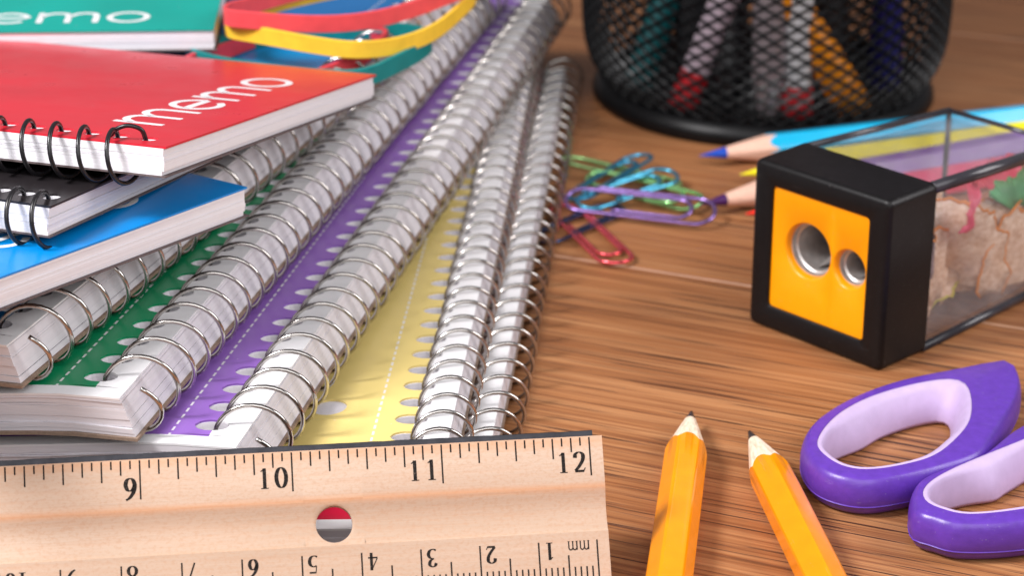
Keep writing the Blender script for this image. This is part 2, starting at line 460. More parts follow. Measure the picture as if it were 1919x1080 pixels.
def memo_pad(corner, edge_dir, slope, colour, label, cname, t=5.6, text=None, along=74, deep=106, hook=False, coil=True, ftext=None, pitch=5.5, roll=0.0, coil_r=4.7, flip=False):
    """corner: near right corner of the cover; edge_dir: plan angle of the right edge going away; slope: rise of that edge going away"""
    a = R(edge_dir)
    away = Vector((math.cos(a) * math.cos(slope), math.sin(a) * math.cos(slope), math.sin(slope)))
    ex = -away                                       # towards the bound edge
    ey = Vector((math.sin(a), -math.cos(a), 0))      # along the coil, to the right
    ez = ex.cross(ey).normalized()
    if roll:
        q = Matrix.Rotation(roll, 3, away); ey = q @ ey; ez = q @ ez
    zt = t / 2
    xt, xb = .9, 1.5
    o = Vector(corner) - ex * xt - ey * along - ez * zt
    if flip:                                         # bound at the far edge instead
        ex, ey = -ex, -ey
        o = Vector(corner) + ex * deep - ez * zt
    root = empty("memo_pad", mat=frame(o, ex, ey, ez))
    tag(root, label, "memo pad", "small spiral memo pads in a pile")
    m = cover_mat(cname, colour, 500, -500, None, rough=.3)
    spiral_book(root, deep, along, coil_r, -.1, -zt, zt, pitch, .42, xt, xb, None, (m, M_PAPER_COOL, M_DARKCARD, M_BLACKWIRE), nlay=7, bt=.28, rh=(1.5, 1.7), y_start=3.4, hook=hook, front_scatter=.3)
    if text:
        mb = MB(); s0, base, h, wd_ = text                # distance from bound edge, from right edge, x-height
        word_memo(mb, lambda u, v: (xt - s0 - u, along - base - v, zt + .03), h, wd_)
        mb.build("printed_word", M_WHITEPRINT, root)
    if ftext:
        mb = MB(); s0, base, h = ftext
        word_memo(mb, lambda u, v: (-deep + base + v, s0 - u, zt + .03), h)
        mb.build("printed_word", M_WHITEPRINT, root)
    return root
memo_pad((-60.2, 385.7, 67), 73.0, R(-10.3), srgb(212, 40, 56), "red memo pad with black coil on top of the pile", "red_gloss_card", t=5.4, text=(20.3, 10.0, 9.9, 1.22), hook=True, along=96)
memo_pad((-78.6, 373.5, 60.6), 69.5, R(-6.4), srgb(40, 36, 38), "black memo pad sandwiched between the red and bright blue pads", "black_gloss_card", t=5.4, pitch=4.9, deep=62)
memo_pad((-50 - 88 * math.cos(R(57.6)) * .9975, 410.7 - 88 * math.sin(R(57.6)) * .9975, 50 + 88 * .0715), 57.6, R(-4.1), srgb(0, 134, 212), "bright blue memo pad at the bottom of the pile, its coil out of view", "blue_gloss_card", t=5.8, text=(17.5, 9.4, 8.1, 1.2), deep=88)
# the two pads further back
memo_pad((-67.5, 511.7, 50.5), 92.5, R(0.5), srgb(0, 162, 148), "teal memo pad standing behind the red one", "teal_gloss_card", t=5.0, flip=True, ftext=(14.4 + 53, 6.4, 7.8), along=105, deep=74)
memo_pad((-52.5, 474, 41.0), 66.0, R(0.0), srgb(20, 140, 206), "blue memo pad lying under the rubber bands", "sky_gloss_card", t=4.5, deep=72, along=60)

# ------------------------------------------------------------------ wooden ruler leaning on the front of the stack
def ruler_wood():
    g = N("pale_ruler_wood")
    big = g.noise(g.coord((6, 90, 90)), 1.0, 4, .6)
    fine = g.noise(g.coord((60, 1500, 1500)), 1.0, 4, .65)
    speck = g.noise(g.coord((1300, 1900, 1900)), 1.0, 3, .65)
    c = g.ramp(big, [(0.3, srgb(182, 156, 134)), (0.5, srgb(192, 167, 146)), (0.7, srgb(200, 178, 158))])
    c = g.mix(g.ramp(fine, [(0.34, (.25, .25, .25)), (0.55, (0, 0, 0))]), c, srgb(190, 146, 114))
    c = g.mix(g.ramp(speck, [(0.36, (.4, .4, .4)), (0.52, (0, 0, 0))]), c, srgb(182, 142, 112))
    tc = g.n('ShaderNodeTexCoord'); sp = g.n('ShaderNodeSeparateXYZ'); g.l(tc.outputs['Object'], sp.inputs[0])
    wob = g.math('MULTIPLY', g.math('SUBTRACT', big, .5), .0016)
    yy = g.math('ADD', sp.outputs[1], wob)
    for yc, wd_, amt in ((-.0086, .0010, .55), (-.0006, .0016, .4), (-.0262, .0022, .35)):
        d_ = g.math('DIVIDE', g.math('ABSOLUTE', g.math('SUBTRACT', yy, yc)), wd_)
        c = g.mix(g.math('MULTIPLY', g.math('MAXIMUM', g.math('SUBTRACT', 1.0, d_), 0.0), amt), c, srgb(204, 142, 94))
    dash = g.ramp(g.noise(g.coord((35, 420, 420)), 1.0, 2, .4), [(0.73, (0, 0, 0)), (0.77, (.75, .75, .75))])
    c = g.mix(dash, c, srgb(196, 120, 74))
    g.set(col=c, rough=.55, spec=.3)
    g.bump(fine, .25, .0002)
    return g.m
M_RULER = ruler_wood()
yaw, tilt = R(6.57), R(33)
U = Vector((math.cos(yaw), math.sin(yaw), 0)); Wd = Vector((-math.sin(yaw), math.cos(yaw), 0))
V = Wd * math.sin(tilt) + Vector((0, 0, math.cos(tilt))); Nn = U.cross(V)      # Nn faces the camera side
ruler = empty("wooden_ruler", mat=frame(Vector((13.14, 360.3, 23.5)) , U, V, Nn))
tag(ruler, "pale wooden ruler with inch and millimetre scales leaning on the notebooks", "ruler")
# local: x along (0 = the 12 inch mark), y up the face (0 = top edge), z out of the face
RW, RT = 27.9, 3.4
fprof = [(0.0, -1.0), (0.0, -.06), (-.18, 0), (-8.4, 0.0), (-9.0, -.10), (-9.8, -.42), (-11.2, -.85), (-12.6, -.98), (-14.2, -.86), (-16.0, -.42), (-16.3, 0.0), (-RW + .3, 0.0), (-RW, -.3), (-RW, -RT), (0.0, -RT + .4)]
hx, hy, hr = -44.14, -12.68, 3.1
def zface(y):
    for (a, za), (b, zb_) in zip(fprof[1:13], fprof[2:13]):
        if b <= y <= a: return za + (zb_ - za) * (a - y) / (a - b)
    return 0.0
mb = MB()
x0, x1 = -303.0, 2.25
hx0, hx1 = hx - 5, hx + 5
for a, b in ((x0, hx0), (hx1, x1)):
    nseg = max(2, int((b - a) / 12))
    mb.grid([[(a + (b - a) * i / nseg, y, z) for y, z in fprof] for i in range(nseg + 1)], close_u=True)
# the piece with the hole: face above and below, a perforated cell in the middle
top = [p for p in fprof if p[0] >= -8.4]; 
mb.grid([[(x, y, z) for y, z in fprof[:4]] for x in (hx0, hx1)])
mb.grid([[(x, y, z) for y, z in fprof[10:14]] for x in (hx0, hx1)])
mb.grid([[(x, y, z) for y, z in fprof[14:]] + [(x, 0, -1.0)] for x in (hx0, hx1)])
nh = 40
def sq(a):
    c, s_ = math.cos(a), math.sin(a)
    k = min((5 / abs(c)) if abs(c) > 1e-6 else 1e9, ((-8.4 - hy) if s_ > 0 else (hy + 16.3)) / abs(s_) if abs(s_) > 1e-6 else 1e9)
    return hx + c * k, hy + s_ * k
angs = [2 * math.pi * i / nh for i in range(nh)] + [math.atan2((-8.4 - hy), 5), math.atan2((-8.4 - hy), -5), 2*math.pi + math.atan2(-(hy + 16.3), 5), 2*math.pi + math.atan2(-(hy + 16.3), -5), math.atan2(-hy, 5), math.atan2(-hy, -5), 2*math.pi + math.atan2(-(hy + RW), 5), 2*math.pi + math.atan2(-(hy + RW), -5)]
angs.sort()
rings = []
for t in (1.0, .66, .33, 0.12, 0.0):
    ring = []
    for a in angs:
        ox, oy = sq(a); ix, iy = hx + hr * math.cos(a), hy + hr * math.sin(a)
        x, y = ix + (ox - ix) * t, iy + (oy - iy) * t
        ring.append((x, y, zface(y) - (.12 if t == 0 else 0)))
    rings.append(ring)
zback = lambda y: -RT + .4 * (1 + y / RW)
rings.append([(hx + hr * math.cos(a), hy + hr * math.sin(a), zback(hy + hr * math.sin(a))) for a in angs])
def sq_back(a):
    c, s_ = math.cos(a), math.sin(a)
    k = min((5 / abs(c)) if abs(c) > 1e-6 else 1e9, ((0 - hy) if s_ > 0 else (hy + RW)) / abs(s_) if abs(s_) > 1e-6 else 1e9)
    return hx + c * k, hy + s_ * k
rings.append([(*sq_back(a), zback(sq_back(a)[1])) for a in angs])
mb.grid(rings, close_u=True)
mb.poly([(x1, y, z) for y, z in fprof]); mb.poly([(x0, y, z) for y, z in fprof][::-1])
mb.build("wooden_body", M_RULER, ruler, smooth=True, auto=35)
mb = MB()
xs_ = [x0 + 1 + (x1 - 2.4 - x0) * i / 160 for i in range(161)]
rr_ = random.Random(3)
tops = [1.12 + rr_.uniform(-.05, .05) for _ in xs_]
mb.grid([[(x, -1.0, -1.5), (x, t - .08, -1.5), (x, t, -1.6), (x, t, -2.0), (x, -1.0, -2.0)] for x, t in zip(xs_, tops)])
mb.poly([(xs_[-1], -1, -1.5), (xs_[-1], 1.1, -1.5), (xs_[-1], 1.1, -2.0), (xs_[-1], -1, -2.0)])
mb.build("metal_edge", wire_mat("dark_steel_strip", (.06, .06, .068), .42), ruler)
# scale marks: inches along the top, millimetres upside down along the bottom
def tick_mesh(w, h):
    m_ = MB(); m_.poly([(-w/2, 0, .02), (w/2, 0, .02), (w/2, h, .02), (-w/2, h, .02)]); return m_
def shared(name, mesh_obj, loc, parent, rz=0):
    o = mesh_obj.copy(); col.objects.link(o); o.parent = parent; o.location = Vector(loc) * S; o.rotation_euler = (0, 0, rz); return o
protos = {}
def tick(x, h, bottom):
    key = round(h, 2)
    y = (-RW + .35) if bottom else (-h - .2)
    if key not in protos:
        protos[key] = o = tick_mesh(.27, h).build("scale_mark", M_INK, ruler); o.location = Vector((x, y, 0)) * S
    else: shared("scale_mark", protos[key], (x, y, 0), ruler)
for i in range(0, 16 * 5):
    x = -25.4 * i / 16
    if x < -116: break
    tick(x, 6.6 if i % 16 == 0 else 3.5 if i % 4 == 0 else 2.45 if i % 2 == 0 else 1.4, False)
for i in range(0, 115):
    x = .18 - i
    tick(x, RW - 17.76 - .35 if i % 10 == 0 else 7.4 if i % 5 == 0 else 5.4, True)
def number(txt, x_right, y_base, h, flip, adv=.66):
    mb = MB()
    w = adv * h * len(txt)
    for k, ch in enumerate(txt):
        for pts, wd in DIG[ch]:
            if flip: pl = (lambda u, v, k=k: (x_right + w - k * adv * h - u * h, y_base - v * h, .025))
            else: pl = (lambda u, v, k=k: (x_right - w + k * adv * h + u * h, y_base + v * h, .025))
            ribbon(mb, pts, wd, pl, h)
    mb.build("printed_number", M_INK, ruler)
for inch in (12, 11, 10, 9): number(str(inch), -25.4 * (12 - inch) - (.1 if inch != 9 else -.2), -6.15 if inch != 9 else -6.9, 3.55 if inch != 9 else 3.75, False, .80)
for cm in range(1, 12): number(str(cm), .18 - cm * 10 + .75, -17.85, 3.0, True, .66)
number("mm", .18 - 5.3, -17.8, 2.3, True, .86)

# ------------------------------------------------------------------ hexagonal pencils
def hexr(a, flat):
    b = (a + math.pi / 6) % (math.pi / 3) - math.pi / 6
    return min(flat / math.cos(b), flat * 1.125)
def pencil(name, tip, direc, length, flat, paint, lead, label, cat, group, roll=0.0, half=25, lead_len=2.2, wood=None, blunt=.35, drop=0.0):
    """tip: point of the lead; direc: unit vector from the tip towards the other end"""
    d = Vector(direc).normalized(); side = d.cross(Vector((0, 0, 1))).normalized(); up = side.cross(d)
    root = empty(name, mat=frame(tip, d, side, up)); tag(root, label, cat, group)
    ta = math.tan(R(half)); n = 60
    A = [2 * math.pi * k / n for k in range(n)]
    sb = [hexr(a + roll, flat) / ta for a in A]
    rnd = random.Random(int(tip[0] * 10)); wob = [rnd.uniform(-.12, .12) for _ in A]
    P_ = lambda s_, r, a: (s_, r * math.cos(a), r * math.sin(a))
    mb = MB()
    st = [s0 + .55 + w for s0, w in zip(sb, wob)]
    rows = [[P_(s_ , hexr(a + roll, flat) - .10, a) for s_, a in zip(st, A)], [P_(s_ + .25, hexr(a + roll, flat), a) for s_, a in zip(st, A)]]
    rows += [[P_(x, hexr(a + roll, flat), a) for a in A] for x in (28, length - .4)]
    rows += [[P_(length, hexr(a + roll, flat) - .35, a) for a in A]]
    ids = mb.grid(rows, close_u=True); mb.face(ids[-1])
    mb.build("painted_body", paint, root, smooth=True, auto=25)
    mb = MB()
    ll = lead_len
    ids = mb.grid([[P_(ll, ll * ta, a) for a in A], [P_(ll + 1.5, (ll + 1.5) * ta, a) for a in A], [P_(s_ + .02, min(hexr(a + roll, flat) - .06, s_ * ta), a) for s_, a in zip(st, A)], [P_(s_ + .6, hexr(a + roll, flat) - .2, a) for s_, a in zip(st, A)]], close_u=True)
    mb.build("sharpened_wood", wood or M_CEDAR, root, smooth=True)
    mb = MB()
    ids = mb.grid([[P_(blunt * .4, blunt * ta * .5, a) for a in A], [P_(blunt + .2, (blunt + .2) * ta, a) for a in A], [P_(ll + .05, (ll + .05) * ta + .015, a) for a in A]], close_u=True); mb.face(ids[0][::-1])
    mb.build("lead", lead, root, smooth=True)
    return root
def cedar():
    g = N("sharpened_pale_wood")
    nz = g.noise(g.coord((90, 1400, 1400)), 1.0, 3, .6)
    c = g.ramp(nz, [(0.3, srgb(206, 178, 150)), (0.6, srgb(238, 220, 198))])
    g.set(col=c, rough=.7, spec=.2); g.bump(nz, .4, .0002); return g.m
M_CEDAR = cedar()
M_PINKWOOD = plain("sharpened_pinkish_wood", srgb(228, 184, 162), .6, var=.12, scale=1500)
M_GRAPHITE = plain("graphite", (.03, .03, .033, 1), .35, var=.3, scale=3000, spec=.6)
M_YPAINT = plain("yellow_orange_lacquer", srgb(252, 152, 0), .2, var=.06, scale=250, coat=.3, dust=.10)
e1 = Vector((-8.1, -62.7, 0)).normalized(); e2 = Vector((6.9, -54.2, 0)).normalized()
pencil("pencil", (35.0, 411.5, 3.55), e1, 175, 3.55, M_YPAINT, M_GRAPHITE, "yellow pencil with black lead, nearer the ruler's end", "pencil", "yellow pencils on the table", roll=R(22), half=12.5, lead_len=5.2, blunt=3.0)
pencil("pencil", (45.2, 403.0, 3.55), e2, 175, 3.55, M_YPAINT, M_GRAPHITE, "yellow pencil slanting away towards the scissors", "pencil", "yellow pencils on the table", roll=R(2), half=12.5, lead_len=5.2, blunt=3.0)
def cpaint(n, c): return plain(n, srgb(*c), .25, var=.06, scale=250, coat=.3)
def clead(n, c): return plain(n, srgb(*c), .45, var=.12, scale=1500)
CP = "coloured pencils lying behind the sharpener"
def cpencil(tip, end, c_body, c_lead, label, flat=3.5, L=175):
    d = (Vector(end) - Vector(tip)); d.z = 0
    pencil("coloured_pencil", tip, d.normalized(), L, flat, cpaint("lacquer", c_body), clead("coloured_lead", c_lead), label, "pencil", CP, roll=R(random.uniform(0, 50)), half=11, lead_len=7.5, wood=M_PINKWOOD, blunt=1.2)
cpencil((46.8, 557.3, 3.6), (133.3, 586, 3.6), (0, 172, 218), (10, 70, 180), "light blue coloured pencil with blue point next to the mesh cup")
cpencil((55.8, 543.6, 3.6), (131.9, 573.5, 3.6), (236, 222, 30), (240, 226, 20), "yellow coloured pencil, only its point showing beside the sharpener")
cpencil((44.3, 522.9, 3.6), (120.0, 560.5, 3.6), (124, 70, 168), (66, 20, 84), "purple coloured pencil with dark point near the paper clips")
cpencil((54.6, 516.6, 3.6), (126.0, 548.5, 3.6), (236, 76, 120), (250, 50, 36), "pink red coloured pencil, its bright red point just showing")

# ------------------------------------------------------------------ box sharpener
so = Vector((50.64, 461.92, 0)); sy = R(-46.85)
sharp = empty("pencil_sharpener", so, sy)
tag(sharp, "black and orange box sharpener with clear shavings container", "pencil sharpener")
SW, SH, SD = 36.0, 37.6, 15.4
def rrect(x0, x1, z0, z1, r, y, n=6):
    pts = []
    for cx, cz, a0 in ((x1 - r, z0 + r, -90), (x1 - r, z1 - r, 0), (x0 + r, z1 - r, 90), (x0 + r, z0 + r, 180)):
        for k in range(n + 1):
            a = R(a0 + 90 * k / n); pts.append((cx + r * math.cos(a), y, cz + r * math.sin(a)))
    return pts
mb = MB()
b = 1.1
rows = [rrect(1.2, SW - 1.2, 1.2, SH - 1.2, 1.0, SD), rrect(0, SW, 0, SH, 1.6, SD - .5), rrect(0, SW, 0, SH, 1.6, b + .1), rrect(.12, SW - .12, .12, SH - .12, 1.5, b * .6), rrect(b * .55, SW - b * .55, b * .55, SH - b * .55, 1.3, .22), rrect(b, SW - b, b, SH - b, 1.1, 0),
        rrect(4.9, 31.1, 5.2, 33.0, 1.2, 0), rrect(5.2, 30.8, 5.5, 32.7, 1.0, .25), rrect(5.2, 30.8, 5.5, 32.7, 1.0, 1.6)]
ids = mb.grid(rows, close_u=True); mb.face(ids[0])
mb.build("black_cap", M_BLACK, sharp, smooth=True, auto=40)
mb = MB()
M_ORANGE = plain("orange_plastic", srgb(255, 160, 0), .32, var=.05, scale=160, dust=.12)
M_BORE = plain("grey_bore_end", srgb(128, 114, 106), .5, var=.35, scale=350)
HB = (14.9, 20.5, 5.7); HS = (25.9, 19.8, 3.8)
def panel_cell(x0, x1, cx, cz, r):
    z0_, z1_ = 4.9, 33.3; nn = 12; per = []
    for a, q in (((x0,z0_),(x1,z0_)), ((x1,z0_),(x1,z1_)), ((x1,z1_),(x0,z1_)), ((x0,z1_),(x0,z0_))):
        for k in range(nn): per.append((a[0] + (q[0]-a[0])*k/nn, a[1] + (q[1]-a[1])*k/nn))
    an = [math.atan2(p[1] - cz, p[0] - cx) for p in per]
    rr = min(r + 1.5, abs(x1 - cx) - .05, abs(x0 - cx) - .05)
    mk = lambda q, y: [(cx + q * math.cos(a), y, cz + q * math.sin(a)) for a in an]
    mb.grid([[(p[0], .75, p[1]) for p in per], mk(rr, .75), mk(r + (rr - r) * .6, .95), mk(r + (rr - r) * .25, 1.5), mk(r, 2.2), mk(r, 3.0)], close_u=True)
panel_cell(4.5, 21.3, *HB); panel_cell(21.3, 31.5, *HS)
mb.build("orange_panel", M_ORANGE, sharp, smooth=True, auto=50)
M_STEEL = wire_mat("machined_steel", (.68, .64, .61), .34, .7)
for cx, cz, r in (HB, HS):
    mb = MB(); nn = 40
    rows = [[(cx + q * math.cos(2*math.pi*k/nn), y, cz + q * math.sin(2*math.pi*k/nn)) for k in range(nn)] for q, y in ((r + .3, 2.3), (r - .25, 2.3), (r - .3, 3.4), (r - .7, 3.7), (r - .9, 12.0), (r - 1.1, 13.0))]
    mb.grid(rows, close_u=True)
    sock = mb.build("sharpening_hole", M_STEEL, sharp, smooth=True, auto=35)
    mb = MB()                                        # the blade crossing the bore
    mb.poly([(cx - r * .1, 5.0, cz - r * .86), (cx + r * .9, 5.0, cz - r * .1), (cx + r * .35, 12.5, cz + r * .1), (cx - r * .05, 12.5, cz - r * .3)])
    mb.build("blade", M_STEEL, sock)
    mb = MB(); mb.poly([((cx + (r - 1.0) * math.cos(2*math.pi*k/nn)), 12.6, cz + (r - 1.0) * math.sin(2*math.pi*k/nn)) for k in range(nn)][::-1])
    mb.build("bore_end", M_BORE, sock)
def clear_mat():
    g = N("clear_styrene")
    t = g.t; out = [n for n in t.nodes if n.type == 'OUTPUT_MATERIAL'][0]
    tr = g.n('ShaderNodeBsdfTransparent'); tr.inputs[0].default_value = (.955, .95, .955, 1)
    gl = g.n('ShaderNodeBsdfGlossy'); gl.inputs['Roughness'].default_value = .08
    df = g.n('ShaderNodeBsdfDiffuse'); df.inputs[0].default_value = (.6, .58, .6, 1)
    lw = g.n('ShaderNodeLayerWeight'); lw.inputs[0].default_value = .5
    fr_ = g.math('ADD', g.math('MULTIPLY', g.math('POWER', lw.outputs['Facing'], 3.0), .42), .04)
    sm = g.ramp(g.noise(g.coord(), 120, 4), [(0.4, (.03, .03, .03)), (0.75, (.13, .13, .13))])
    m1 = g.n('ShaderNodeMixShader'); m2 = g.n('ShaderNodeMixShader')
    g.l(sm, m1.inputs[0]); g.l(tr.outputs[0], m1.inputs[1]); g.l(df.outputs[0], m1.inputs[2])
    g.l(fr_, m2.inputs[0]); g.l(m1.outputs[0], m2.inputs[1]); g.l(gl.outputs[0], m2.inputs[2])
    g.l(m2.outputs[0], out.inputs[0]); return g.m
M_CLEAR = clear_mat()
M_EDGE_REFR = plain("dark_edge_refraction", (.035, .033, .04, 1), .18, var=.2, scale=200)  # dark added rods: edge refraction put into colour, clear walls do not bend light
CL = 64.0
def cbox(y, ins): return (ins, SW - ins, .6, SH - ins)
na, nb = (1.0, 1.0), (2.4, 3.8)
near = [(1.0, SD - .6, .8), (SW - 1.0, SD - .6, .8), (SW - 1.0, SD - .6, SH - 1.0), (1.0, SD - .6, SH - 1.0)]
farr = [(2.2, CL, 1.6), (SW - 2.2, CL, 1.6), (SW - 2.2, CL, SH - 3.9), (2.2, CL, SH - 3.9)]
cc_ = Vector((SW / 2, 0, SH / 2))
def inset(p, d=1.3):
    q = Vector(p); return tuple(q + Vector((d if q.x < SW/2 else -d, 0, d if q.z < SH/2 else -d)))
walls = []
for i in range(4):
    j = (i + 1) % 4
    mb = MB()
    a, b_, c, d = near[i], near[j], farr[j], farr[i]
    ai, bi, ci, di = inset(a), inset(b_), inset(c), inset(d)
    for q in ((a, b_, c, d), (di, ci, bi, ai), (a, ai, bi, b_), (d, c, ci, di)): mb.poly(q)
    mb.build("clear_wall", M_CLEAR, sharp)
mb = MB(); mb.poly([farr[0], farr[1], farr[2], farr[3]]); e_ = [tuple(Vector(inset(p)) + Vector((0, -1.2, 0))) for p in farr]; mb.poly(e_[::-1])
mb.build("clear_wall", M_CLEAR, sharp)
for i, rad in ((0, .5), (1, 1.0), (2, 1.4), (3, .8)):
    mb = MB(); mb.tube([near[i], farr[i]], rad, 8); mb.build("edge_refraction_line", M_EDGE_REFR, sharp, smooth=True)
for i in range(4):
    mb = MB(); mb.tube([farr[i], farr[(i + 1) % 4]], .6, 8); mb.build("edge_refraction_line", M_EDGE_REFR, sharp, smooth=True)

# shavings inside the clear box
M_SHAVE = None
def shave_mat():
    g = N("curled_cedar_shaving")
    nz = g.noise(g.coord((500, 500, 900)), 1.0, 4, .65)
    g.set(col=g.ramp(nz, [(0.3, srgb(196, 154, 122)), (0.65, srgb(240, 212, 188))]), rough=.75, spec=.2); return g.m
M_SHAVE = shave_mat()
def shaving(x, y, z, rx, ry, rz, r0, r1, span, rim, label, wood=None, cone=.5):
    mb = MB(); n = 56; rnd = random.Random(int(x * 31 + z * 17)); ph = rnd.uniform(0, 6)
    rag = [rnd.uniform(-.55, .35) + .5 * math.sin(k * .8 + ph) for k in range(n + 1)]
    nw = rnd.randint(7, 11)
    def pt(t, k):
        a = R(span) * (k / n - .5)
        r = r0 + (r1 - r0) * t + (rag[k] if t > .5 else 0)
        return (r * math.cos(a), r * math.sin(a), (r - r0) * cone * .6 + t * (.95 * math.sin(a * nw + ph) + .5 * math.sin(a * 3 + ph)) + .25 * t * math.sin(k * 2.1))
    ts = (0, .3, .6, .955, 1.0)
    rows = [[pt(t, k) for k in range(n + 1)] for t in ts]
    rot = Matrix.Rotation(R(rz), 3, 'Z') @ Matrix.Rotation(R(ry), 3, 'Y') @ Matrix.Rotation(R(rx), 3, 'X')
    def press(p):                                     # the box walls hold the curls in
        q = rot @ Vector(p); lim = lambda v, lo, hi: lo + (v - lo) * .04 if v < lo else hi + (v - hi) * .04 if v > hi else v
        return (lim(q.x + x, 3.4, 32.4) - x, lim(q.y + y, 17, 60) - y, lim(q.z + z, 2.4, 33) - z)
    rows = [[press(p) for p in r_] for r_ in rows]
    ids = mb.grid(rows[:4]); mb.m = 1; mb.grid([rows[3], rows[4]])
    sxl, syl = math.cos(sy), math.sin(sy)
    o = mb.build("pencil_shaving", [wood or M_SHAVE, rim], None, smooth=True)
    md = o.modifiers.new("thickness", 'SOLIDIFY'); md.thickness = .00025
    o.matrix_world = Matrix.Translation(Vector((so.x + x * sxl - y * syl, so.y + x * syl + y * sxl, z)) * S) @ Matrix.Rotation(sy, 4, 'Z')
    tag(o, label, "shaving", "pencil shavings in the clear box"); return o
SM = {k: plain("paint_edge_" + k, srgb(*c), .4, var=.1) for k, c in dict(orange=(232, 138, 30), green=(70, 166, 96), pink=(236, 84, 116), yellow=(206, 198, 70), purple=(120, 84, 160), grey=(128, 116, 128)).items()}
M_SGREY = plain("grey_shaving", srgb(140, 126, 134), .7, var=.2, scale=1500)
shaving(30.5, 25, 5, 14, -80, 0, 3, 17, 190, SM['orange'], "large tan shaving with orange rim against the clear wall next to the black cap")
shaving(31.5, 41, 6, -22, -84, 0, 3, 19, 200, SM['orange'], "broad tan shaving with wavy orange rim in the middle of the clear box")
shaving(29.5, 54, 7, 30, -76, 0, 3, 17, 190, SM['orange'], "tan shaving with orange rim at the far end of the clear box")
shaving(32.2, 21, 13, 70, -84, 0, 2, 9, 110, SM['grey'], "small grey shaving right behind the black cap", wood=M_SGREY)
shaving(32.0, 50, 21, -15, -80, 0, 2, 9, 120, SM['green'], "shaving painted green near the top of the clear box", wood=SM['green'])
shaving(29.0, 38, 20, 40, -70, 0, 2, 10, 140, SM['pink'], "pink painted shaving under the lid of the clear box", wood=SM['pink'])
shaving(27.5, 54, 20, -60, -72, 0, 3, 11, 150, SM['pink'], "pink painted shaving at the far end under the lid", wood=SM['pink'])
shaving(16, 27, 9, 20, 10, 60, 3, 15, 200, SM['yellow'], "tan shaving with yellow rim lying on the bottom of the clear box")
shaving(14, 44, 10, -20, 15, 200, 3, 15, 190, SM['purple'], "tan shaving with purple rim lying at the back of the clear box")
shaving(27, 33, 9, -50, -66, 0, 3, 18, 190, SM['orange'], "tan shaving with orange rim on top of the heap")

# ------------------------------------------------------------------ scissors with two-tone handles
M_PURPLE = plain("purple_plastic", srgb(96, 56, 168), .34, var=.12, scale=600, bump=.25, dust=.22)
M_LILAC = plain("lilac_soft_grip", srgb(194, 172, 210), .55, var=.05, scale=500, bump=.1)
scis = empty("scissors", (72, 392, 0)); tag(scis, "purple scissors with lilac lined finger loops", "scissors")
def polar_resample(pts, c, n):
    """star-shaped outline as a function of direction from c"""
    dense = crom([(x, y, 0) for x, y in pts], 10, closed=True)
    an = sorted((math.atan2(p.y - c[1], p.x - c[0]) % (2 * math.pi), math.hypot(p.x - c[0], p.y - c[1])) for p in dense)
    out = []
    for k in range(n):
        a = 2 * math.pi * k / n
        hi = next((i for i, q in enumerate(an) if q[0] >= a), 0); lo = hi - 1
        a0, r0 = an[lo]; a1, r1 = an[hi]
        span = (a1 - a0) % (2 * math.pi) or 1; t = ((a - a0) % (2 * math.pi)) / span
        r = r0 + (r1 - r0) * t; out.append((c[0] + r * math.cos(a), c[1] + r * math.sin(a)))
    return out
def handle(outer, rim, c, z0, zt, parent):
    n = 96
    O = polar_resample(outer, c, n); Q = polar_resample(rim, c, n)
    ox, oy = 72, 392
    def ring(t, z, base=O, other=Q): return [(a[0] + (b_[0] - a[0]) * t - ox, a[1] + (b_[1] - a[1]) * t - oy, z) for a, b_ in zip(base, other)]
    h = zt - z0
    def scale_in(d, z):      # inset of the outer outline by d mm towards the rim
        res = []
        for a, b_ in zip(O, Q):
            v = Vector((b_[0] - a[0], b_[1] - a[1])); L_ = v.length or 1; k = min(d / L_, .95)
            res.append((a[0] + v.x * k - ox, a[1] + v.y * k - oy, z))
        return res
    mb = MB()
    prof_ = []
    for k in range(15):
        th = R(-90 + 180 * k / 14); lim = 2.9 if th < 0 else 1.7
        prof_.append(scale_in(lim * (1 - math.cos(th)), z0 + h * (.5 + .5 * math.sin(th))))
        if k == 5:                                        # mould line
            prof_ += [scale_in(lim * (1 - math.cos(th)) - .22, z0 + h * (.5 + .5 * math.sin(th)) + .12), scale_in(lim * (1 - math.cos(th)) - .05, z0 + h * (.5 + .5 * math.sin(th)) + .26)]
    mb.grid([ring(1.0, z0 + .6)] + prof_ + [ring(1.0, zt - .02)], close_u=True)
    mb.build("handle", M_PURPLE, parent, smooth=True, auto=60)
    cx, cy = c
    def inn(d, z, slope=0.0):                             # the far inner face slopes in towards the table
        res = []
        for q in Q:
            v = Vector((cx - q[0], cy - q[1])); L_ = v.length; k = (d + slope * max(0.0, -v.y / L_) ** .8 + slope * .55 * max(0.0, -v.x / L_)) / L_
            res.append((q[0] + v.x * k - ox, q[1] + v.y * k - oy, z))
        return res
    mb = MB()
    mb.grid([inn(-.05, zt - .25), inn(.1, zt + .03), inn(.7, zt + .02), inn(1.2, zt - .3, .3), inn(1.5, zt - 1.2, 1.1), inn(1.7, z0 + h * .5, 2.3), inn(1.5, z0 + 1.2, 3.4), inn(.9, z0 + .3, 3.6), inn(-.3, z0 + .5)], close_u=True)
    mb.build("grip_lining", M_LILAC, parent, smooth=True)
handle([(53.4, 385.5), (54.3, 393), (58.2, 401), (65.8, 409.5), (76.5, 416.9), (89, 422.2), (98.6, 426.0), (100.4, 424), (99.0, 412), (91, 393.5), (86.0, 384.0), (78, 378.6), (70, 374.8), (63.7, 373.2), (58.8, 374.6), (55.0, 378.6)],
       [(56.4,388.2),(58.7,395.1),(63.1,402.2),(69.6,408.6),(78.1,413.8),(85.5,416.2),(88.4,413.8),(88.3,406.9),(86.3,397.9),(82.3,390.1),(77.0,383.3),(70.6,379.6),(64.4,377.9),(60.2,379.2),(57.4,383.2)], (70.8, 394.0), 0.1, 8.0, scis)
